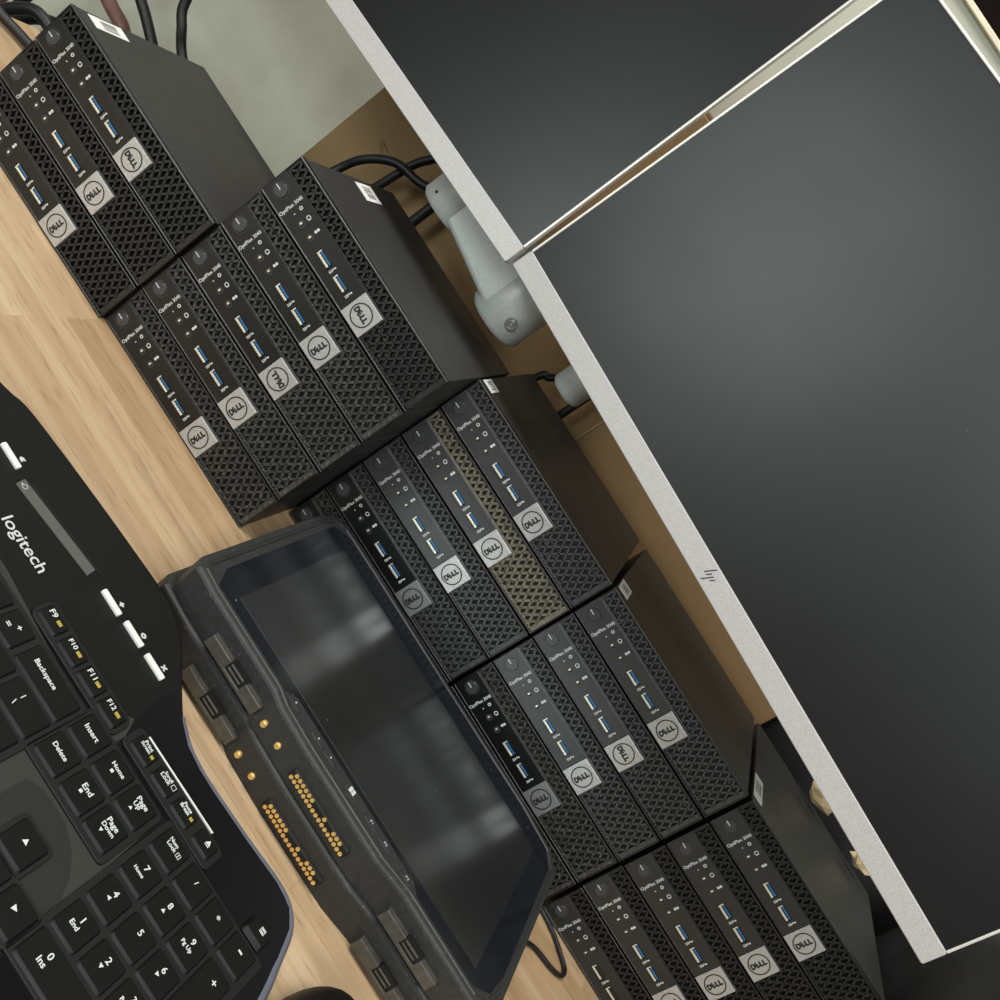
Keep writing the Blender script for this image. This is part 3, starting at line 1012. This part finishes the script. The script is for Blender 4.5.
tablet('rugged black tablet lying screen up on top of the other tablet', (0.2045, -0.153, 0.0252), -0.006)
tablet('rugged black tablet underneath the other, only its gold-pinned edge showing', (0.2115, -0.1535, 0.0), -0.004, 0.010)

# ---------------------------------------------------------------- keyboard
TILT = atan(0.105)
KB0 = Vector((0.2, -0.33, 0.016))
kb = thing('keyboard', 'black wave-shaped keyboard with white legends at the lower left', 'keyboard', KB0, (TILT, 0, 0))
CT = cos(TILT)


def S(y):
    return (y + 0.33) / CT


def X(x):
    return x - 0.2


top = [(-0.06, -0.235), (-0.045, -0.215), (-0.01, -0.198), (0.03, -0.192), (0.0697, -0.1830), (0.0842, -0.1765), (0.1141, -0.1722), (0.1485, -0.1686), (0.1787, -0.1660), (0.2101, -0.1642), (0.228, -0.1672), (0.2450, -0.1765), (0.2638, -0.1925), (0.2779, -0.2035), (0.2902, -0.2095), (0.3035, -0.2118), (0.3168, -0.2120), (0.3485, -0.2105), (0.3747, -0.2085), (0.3890, -0.2110), (0.3975, -0.2193), (0.4032, -0.2365), (0.4080, -0.252), (0.4125, -0.275), (0.4150, -0.31), (0.4150, -0.345), (0.408, -0.372), (0.390, -0.385), (0.30, -0.388), (0.20, -0.383), (0.08, -0.383), (-0.02, -0.388), (-0.05, -0.380), (-0.062, -0.355), (-0.066, -0.30)]
tp = spline([Vector(p) for p in top], 3)
tp = [Vector((X(p.x), S(p.y))) for p in reversed(tp)]


def plate(poly, h0, h1, bev=0.0, mb=None):
    mb = mb or MB()
    pts = [Vector((X(x), S(y))) for x, y in poly]
    a = sum(pts[i - 1].x * pts[i].y - pts[i].x * pts[i - 1].y for i in range(len(pts)))
    if a < 0:
        pts.reverse()
    mb.prism(pts, h0, h1, bev)
    return mb


# wedge-shaped body: top follows the tilt, underside stays just above the desk
mb = MB()
n = len(tp)
botp = inset(tp, 0.004)
def bot_h(s):
    return -(0.016 + s * sin(TILT) - 0.0015) / CT
rings = [[(p.x, p.y, bot_h(p.y)) for p in botp], [(p.x, p.y, -0.0045) for p in tp]]
for k in range(4):
    a = pi / 2 * k / 3
    q = inset(tp, 0.0022 * (1 - cos(a)))
    rings.append([(p.x, p.y, -0.0022 + 0.0022 * sin(a)) for p in q])
vs = [p for r in rings for p in r]
fs = [tuple(reversed(range(n)))]
for k in range(len(rings) - 1):
    for i in range(n):
        j = (i + 1) % n
        fs.append((k * n + i, k * n + j, (k + 1) * n + j, (k + 1) * n + i))
mb.add(vs, fs, None, True)
mb.add(rings[-1], [tuple(range(n))])
obj('body', mb, M['kb'], kb)
# blue grey side rim round the right end
rim_pts = [(0.2765, -0.2028), (0.2902, -0.2090), (0.3035, -0.2113), (0.3168, -0.2115), (0.3485, -0.2100), (0.3747, -0.2080), (0.3890, -0.2105), (0.3978, -0.2190), (0.4038, -0.2365), (0.4086, -0.252), (0.4131, -0.275), (0.4156, -0.31), (0.4156, -0.345), (0.4085, -0.372)]
rp = spline([Vector(p) for p in rim_pts], 4)
vs, fs = [], []
for i, p in enumerate(rp):
    t = (rp[min(i + 1, len(rp) - 1)] - rp[max(i - 1, 0)]).normalized()
    nn = Vector((-t.y, t.x))
    x, s = X(p.x), S(p.y)
    for (o_, h) in ((-0.0030, 0.0002), (-0.0005, 0.0004), (0.0030, -0.0030), (0.0042, -0.0085), (0.001, -0.0105)):
        vs.append((x + nn.x * o_, s + nn.y * o_, h))
for i in range(len(rp) - 1):
    for k in range(4):
        fs.append((i * 5 + k, i * 5 + k + 1, (i + 1) * 5 + k + 1, (i + 1) * 5 + k))
obj('side_rim', MB().add(vs, fs, None, True), M['kbrim'], kb)
# decks
obj('gloss_panel', plate([(0.2665, -0.2385), (0.2632, -0.2250), (0.2612, -0.2060), (0.2645, -0.1955), (0.2779, -0.2060), (0.2902, -0.2120), (0.3035, -0.2140), (0.3168, -0.2142), (0.3485, -0.2127), (0.3747, -0.2107), (0.3885, -0.2130), (0.3960, -0.2205), (0.4015, -0.2370), (0.4100, -0.276), (0.4120, -0.31), (0.4120, -0.345), (0.405, -0.369), (0.3180, -0.372), (0.3140, -0.250), (0.272, -0.249)], -0.001, 0.0003), M['kbgloss'], kb)
mb = plate([(-0.03, -0.258), (0.10, -0.251), (0.170, -0.2505), (0.2120, -0.2545), (0.2440, -0.2555), (0.2520, -0.2580), (0.2520, -0.2440), (0.2640, -0.2330), (0.2690, -0.2440), (0.2690, -0.2535), (0.3120, -0.2535), (0.3150, -0.300), (0.3150, -0.372), (0.20, -0.376), (-0.03, -0.376)], -0.001, 0.0005)
obj('key_deck', mb, M['kbdeck'], kb)
obj('arrow_deck', plate([(0.262, -0.303), (0.2705, -0.2985), (0.288, -0.2985), (0.300, -0.3035), (0.3085, -0.311), (0.3145, -0.322), (0.3150, -0.3715), (0.262, -0.3715)], 0.0003, 0.0007), M['kbdeck2'], kb)


def well(cx, cy, w, d, name='key_well', r=0.003):
    obj(name, plate(rrect(cx, cy, w, d, r), 0.0003, 0.0019, 0.0004), M['hole'], kb)


well(0.1180, -0.3120, 0.2650, 0.1120)
well(0.2805, -0.2742, 0.0640, 0.0440)
well(0.2855, -0.3230, 0.0225, 0.0220)
well(0.2855, -0.3430, 0.0625, 0.0215)
well(0.3562, -0.3010, 0.0840, 0.1040, r=0.002)
well(0.2290, -0.2450, 0.0735, 0.0165, r=0.005)
well(0.3070, -0.2405, 0.0760, 0.0160, r=0.003)

KEYH = 0.0030


def key(x, y, w, d, legends=(), h=KEYH, taper=0.0008, name='key', small=False):
    """legends: (text or mark, dx, dy, height[, width][, olive])"""
    c = (X(x), S(y))
    bm = bmesh.new()
    b0 = rrect(0, 0, w, d, 0.0014, 3)
    t0 = rrect(0, 0.0005, w - 2 * taper, d - 2 * taper - 0.0006, 0.0016, 3)
    n_ = len(b0)
    mid = [(a[0] * .12 + b[0] * .88, a[1] * .12 + b[1] * .88) for a, b in zip(b0, t0)]
    ti = [p for p in inset([Vector(q) for q in t0], 0.0006)]
    rg = [[(p[0], p[1], 0.0008) for p in b0], [(p[0], p[1], h - 0.0006) for p in mid], [(p.x, p.y, h) for p in ti]]
    vs = [p for r in rg for p in r]
    fs = []
    for k in range(2):
        for i in range(n_):
            j = (i + 1) % n_
            fs.append((k * n_ + i, k * n_ + j, (k + 1) * n_ + j, (k + 1) * n_ + i))
    mb = MB()
    mb.add(vs, fs, None, True)
    mb.add(rg[-1], [tuple(range(n_))])
    bm.free()
    ko = obj(name, mb, M['key'], kb, (c[0], c[1], 0))
    if legends:
        mb = MB()
        for L_ in legends:
            t, dx, dy, hh = L_[:4]
            T_ = T_top(dx, dy, h + 0.00004)
            mi = 1 if (len(L_) > 5 and L_[5]) else 0
            wd = L_[4] if len(L_) > 4 else None
            if t == '@box':
                mb.add([(-wd / 2, -hh / 2, 0), (wd / 2, -hh / 2, 0), (wd / 2, hh / 2, 0), (-wd / 2, hh / 2, 0)], [(0, 1, 2, 3)], T_, False, mi)
            elif t in ('@up', '@down', '@left', '@right'):
                a = {'@up': 0, '@down': pi, '@left': pi / 2, '@right': -pi / 2}[t]
                mb.add([(-hh * .6, -hh * .5, 0), (hh * .6, -hh * .5, 0), (0, hh * .6, 0)], [(0, 1, 2)], T_ @ Matrix.Rotation(a, 4, 'Z'), False, mi)
            elif t == '@frame':
                for (ax, ay, bx, by) in ((-wd / 2, -hh / 2, wd / 2, -hh / 2 + .0003), (-wd / 2, hh / 2 - .0003, wd / 2, hh / 2), (-wd / 2, -hh / 2, -wd / 2 + .0003, hh / 2), (wd / 2 - .0003, -hh / 2, wd / 2, hh / 2)):
                    mb.add([(ax, ay, 0), (bx, ay, 0), (bx, by, 0), (ax, by, 0)], [(0, 1, 2, 3)], T_, False, mi)
            else:
                put_text(mb, t, T_, width=wd, height=None if wd else hh, bold=0.0001, mi=mi)
        obj('legend', mb, [M['legend'], M['olive']], ko)
    return ko


KW, KD = 0.0182, 0.0188
# main block, right part
Y = [-0.2680, -0.2872, -0.3064, -0.3256, -0.3448]
key(0.2287, Y[0], 0.0378, KD, [('Backspace', -0.004, 0.001, 0.0028, 0.0165)])
key(0.1985, Y[0], KW, KD, [('=', -0.003, -0.001, 0.0022, 0.0026), ('+', 0.001, 0.003, 0.0024)])
key(0.1792, Y[0], KW, KD, [('-', -0.003, -0.003, 0.0006, 0.0022), ('_', -0.003, 0.003, 0.0005, 0.0024)])
key(0.2335, Y[1], 0.0282, KD, [('\\', -0.004, -0.002, 0.0030), ('|', -0.004, 0.0034, 0.0032)])
key(0.2090, Y[1], KW, KD, [(']', -0.003, -0.002, 0.0032), ('}', -0.003, 0.003, 0.0032)])
key(0.1897, Y[1], KW, KD, [('[', -0.003, -0.002, 0.0032), ('{', -0.003, 0.003, 0.0032)])
key(0.1704, Y[1], KW, KD, [('P', -0.003, 0.003, 0.0032)])
key(0.2270, Y[2], 0.0410, KD, [('Enter', -0.006, 0.003, 0.0028, 0.009)])
key(0.1960, Y[2], KW, KD, [("'", -0.003, -0.001, 0.0014), ('"', -0.003, 0.003, 0.0014)])
key(0.1767, Y[2], KW, KD, [(';', -0.003, -0.001, 0.0026), (':', -0.003, 0.003, 0.0022)])
key(0.2195, Y[3], 0.0560, KD, [('Shift', -0.012, 0.003, 0.0028, 0.008)])
key(0.1810, Y[3], KW, KD, [('/', -0.003, -0.001, 0.0028), ('?', -0.003, 0.004, 0.0028)])
key(0.2330, Y[4], 0.0282, KD, [('Ctrl', -0.004, 0.002, 0.0028, 0.0065)])
key(0.2045, Y[4], 0.0260, KD, [('Menu', -0.004, 0.002, 0.0028, 0.007)])
# navigation block
NX, NY = (0.2600, 0.2805, 0.3002), (-0.2636, -0.2842)
key(NX[0], NY[0], 0.0190, 0.0196, [('Insert', -0.0005, 0.0015, 0.0028, 0.0098)])
key(NX[0], NY[1], 0.0190, 0.0196, [('Delete', -0.0005, 0.0015, 0.0028, 0.0100)])
key(NX[1], NY[0], 0.0190, 0.0196, [('Home', 0.0005, 0.003, 0.0028, 0.0090), ('@box', -0.001, -0.0005, 0.0018, 0.0018)])
key(NX[1], NY[1], 0.0190, 0.0196, [('End', 0.0005, 0.003, 0.0028, 0.0064), ('@box', -0.001, -0.0005, 0.0018, 0.0018)])
key(NX[2], NY[0], 0.0190, 0.0196, [('Page', 0.0005, 0.0040, 0.0026, 0.0076), ('Up', -0.0005, 0.0008, 0.0026, 0.0044), ('@up', -0.0015, -0.0026, 0.0018)])
key(NX[2], NY[1], 0.0190, 0.0196, [('Page', 0.0005, 0.0040, 0.0026, 0.0076), ('Down', 0.0008, 0.0008, 0.0026, 0.0084), ('@down', -0.0012, -0.0026, 0.0018)])
for (x, y, t) in ((0.2855, -0.3230, '@up'), (0.2855, -0.3430, '@down'), (0.3056, -0.3430, '@right'), (0.2654, -0.3430, '@left')):
    key(x, y, 0.0192, 0.0192, [(t, -0.0005, 0.002, 0.0026)])
# number pad
PX = (0.3262, 0.3463, 0.3658, 0.3850)
PY = (-0.2600, -0.2810, -0.3018, -0.3222, -0.3425)
KP = 0.0185
key(PX[0], PY[0], KP, 0.0192, [('Num', -0.0015, 0.0045, 0.0022, 0.0058), ('Lock', -0.001, 0.0018, 0.0022, 0.0062), ('@frame', 0.0045, 0.0018, 0.0028, 0.0028), ('1', 0.0045, 0.0018, 0.0018)])
key(PX[1], PY[0], KP, 0.0192, [('/', 0.0, 0.0025, 0.0028)])
key(PX[2], PY[0], KP, 0.0192, [('*', 0.0, 0.0025, 0.0024)])
key(PX[3], PY[0], KP, 0.0192, [('-', 0.0, 0.0025, 0.0010, 0.0026)])
key(PX[0], PY[1], KP, 0.0192, [('7', 0.0, 0.0040, 0.0034), ('Home', -0.0015, -0.0005, 0.0022, 0.0066)])
key(PX[1], PY[1], KP, 0.0192, [('8', 0.0, 0.0040, 0.0034), ('@up', -0.0008, -0.0004, 0.0020)])
key(PX[2], PY[1], KP, 0.0192, [('9', 0.0, 0.0040, 0.0034), ('Pg Up', -0.0010, -0.0005, 0.0022, 0.0072)])
key(PX[0], PY[2], KP, 0.0192, [('4', 0.0, 0.0040, 0.0034), ('@left', -0.001, 0.0, 0.0020)])
key(PX[1], PY[2], KP, 0.0192, [('5', 0.0, 0.0040, 0.0034)])
key(PX[2], PY[2], KP, 0.0192, [('6', 0.0, 0.0040, 0.0034), ('@right', -0.001, 0.0, 0.0020)])
key(PX[0], PY[3], KP, 0.0192, [('1', 0.0, 0.0040, 0.0034), ('End', -0.0010, -0.0005, 0.0024, 0.0050)])
key(PX[1], PY[3], KP, 0.0192, [('2', 0.0, 0.0040, 0.0034), ('@down', -0.0008, -0.0004, 0.0020)])
key(PX[2], PY[3], KP, 0.0192, [('3', 0.0, 0.0040, 0.0034), ('Pg Dn', -0.0010, -0.0005, 0.0022, 0.0072)])
key((PX[0] + PX[1]) / 2, PY[4], 0.0386, 0.0192, [('0', -0.007, 0.0035, 0.0034), ('Ins', -0.0078, -0.0010, 0.0024, 0.0045)])
key(PX[2], PY[4], KP, 0.0192, [('.', 0.0, 0.0035, 0.0010), ('Del', -0.001, -0.0005, 0.0022, 0.0045)])
key(PX[3], (PY[1] + PY[2]) / 2, KP, 0.0400, [('+', 0.001, 0.0120, 0.0028)])
key(PX[3], (PY[3] + PY[4]) / 2, KP, 0.0396, [('Enter', 0.0, 0.0120, 0.0024, 0.0075)])
# function keys
for x, t in ((0.2022, 'F9'), (0.2201, 'F10'), (0.2376, 'F11'), (0.2553, 'F12')):
    key(x, -0.2450, 0.0165, 0.0130, [(t, -0.003, 0.0022, 0.0024, 0.0042 if len(t) == 2 else 0.0056), ('@box', 0.0028, 0.0016, 0.0022, 0.0034, True)], name='function_key')
for x, t1, t2, ol in ((0.2800, 'Print', 'Screen', True), (0.2982, 'Scroll', 'Lock', False), (0.3160, 'Pause', 'Break', True)):
    lg = [(t1, -0.0006, 0.0036, 0.0018, 0.0062), (t2, -0.0010, 0.0014, 0.0018, 0.0070)]
    lg.append(('@box', 0.0048, 0.0010, 0.0020, 0.0022, True) if ol else ('@frame', 0.0050, 0.0024, 0.0030, 0.0028))
    key(x, -0.2404, 0.0160, 0.0128, lg, name='function_key')
key(0.3345, -0.2400, 0.0150, 0.0124, [('@up', 0.001, 0.0022, 0.0028), ('@box', 0.001, 0.0000, 0.0006, 0.0030)], name='function_key')
key(0.3850, -0.2412, 0.0150, 0.0120, [('@frame', 0.001, 0.0022, 0.0036, 0.0034), ('@box', 0.001, 0.0030, 0.0009, 0.0024), ('@box', 0.001, 0.0014, 0.0009, 0.0024)], name='function_key')
for x in (0.1670, 0.1850 - 0.0):
    pass
# silver line above the upper right keys
obj('trim_line', plate([(0.2755, -0.2322), (0.3330, -0.2310), (0.3330, -0.2318), (0.2755, -0.2332)], 0.0002, 0.0022), M['whitebar'], kb)
# media keys
for x, y in ((0.1120, -0.2085), (0.2050, -0.2040), (0.2252, -0.2028), (0.2456, -0.2028)):
    mb = plate(rrect(x, y, 0.0160, 0.0034, 0.0008, 3), 0.0, 0.0020, 0.0007)
    mk = obj('media_key', mb, M['whitebar'], kb)
    mb = MB()
    put_text(mb, {0.1120: '\u00ab', 0.2050: '+', 0.2252: 'o', 0.2456: 'x'}[x], T_top(X(x) + 0.003, S(y) + 0.0062, 0.0002), height=0.0028, bold=0.0004)
    obj('media_mark', mb, M['print'], mk)
# recessed strip and lettering
lc = obj('status_strip', plate([(0.1262, -0.2085), (0.1852, -0.2008), (0.1866, -0.2078), (0.1276, -0.2155)], 0.0, 0.0004), M['lcd'], kb)
mb = plate([(0.1300, -0.2060), (0.1868, -0.1985), (0.1872, -0.2002), (0.1300, -0.2078)], 0.0, 0.00045)
obj('strip_slot', mb, M['hole'], kb)
mb = MB()
mb.ring((X(0.1305), S(-0.2115), 0.0005), (0, 0, 1), 0.0013, 0.0016, 0.0001, 20)
mb.cyl((X(0.1285), S(-0.2120), 0.0005), (0, 0, 1), 0.0005, 0.0001, 10)
obj('strip_mark', mb, M['print'], lc)
mb = MB()
put_text(mb, 'logitech', T_top(X(0.1602), S(-0.2330), 0.00012, 0.045), width=0.0330, bold=0.00012)
obj('lettering', mb, M['print'], kb)

# ---------------------------------------------------------------- mouse
mo = thing('mouse', 'black mouse, only its top edge showing at the bottom of the picture', 'mouse', (0.4525, -0.243, 0))
bm = bmesh.new()
bmesh.ops.create_uvsphere(bm, u_segments=32, v_segments=20, radius=1)
for v in bm.verts:
    v.co = Vector((v.co.x * 0.031 * (1 - 0.12 * v.co.y), v.co.y * 0.052, max(0.0008, 0.006 + v.co.z * 0.029)))
mb = MB()
mb.bm(bm, smooth=True)
obj('shell', mb, M['kb'], mo)
obj('scroll_wheel', MB().cyl((-0.003, 0.030, 0.0275), (1, 0, 0), 0.0075, 0.006, 24, bev=0.001), M['cable'], mo)
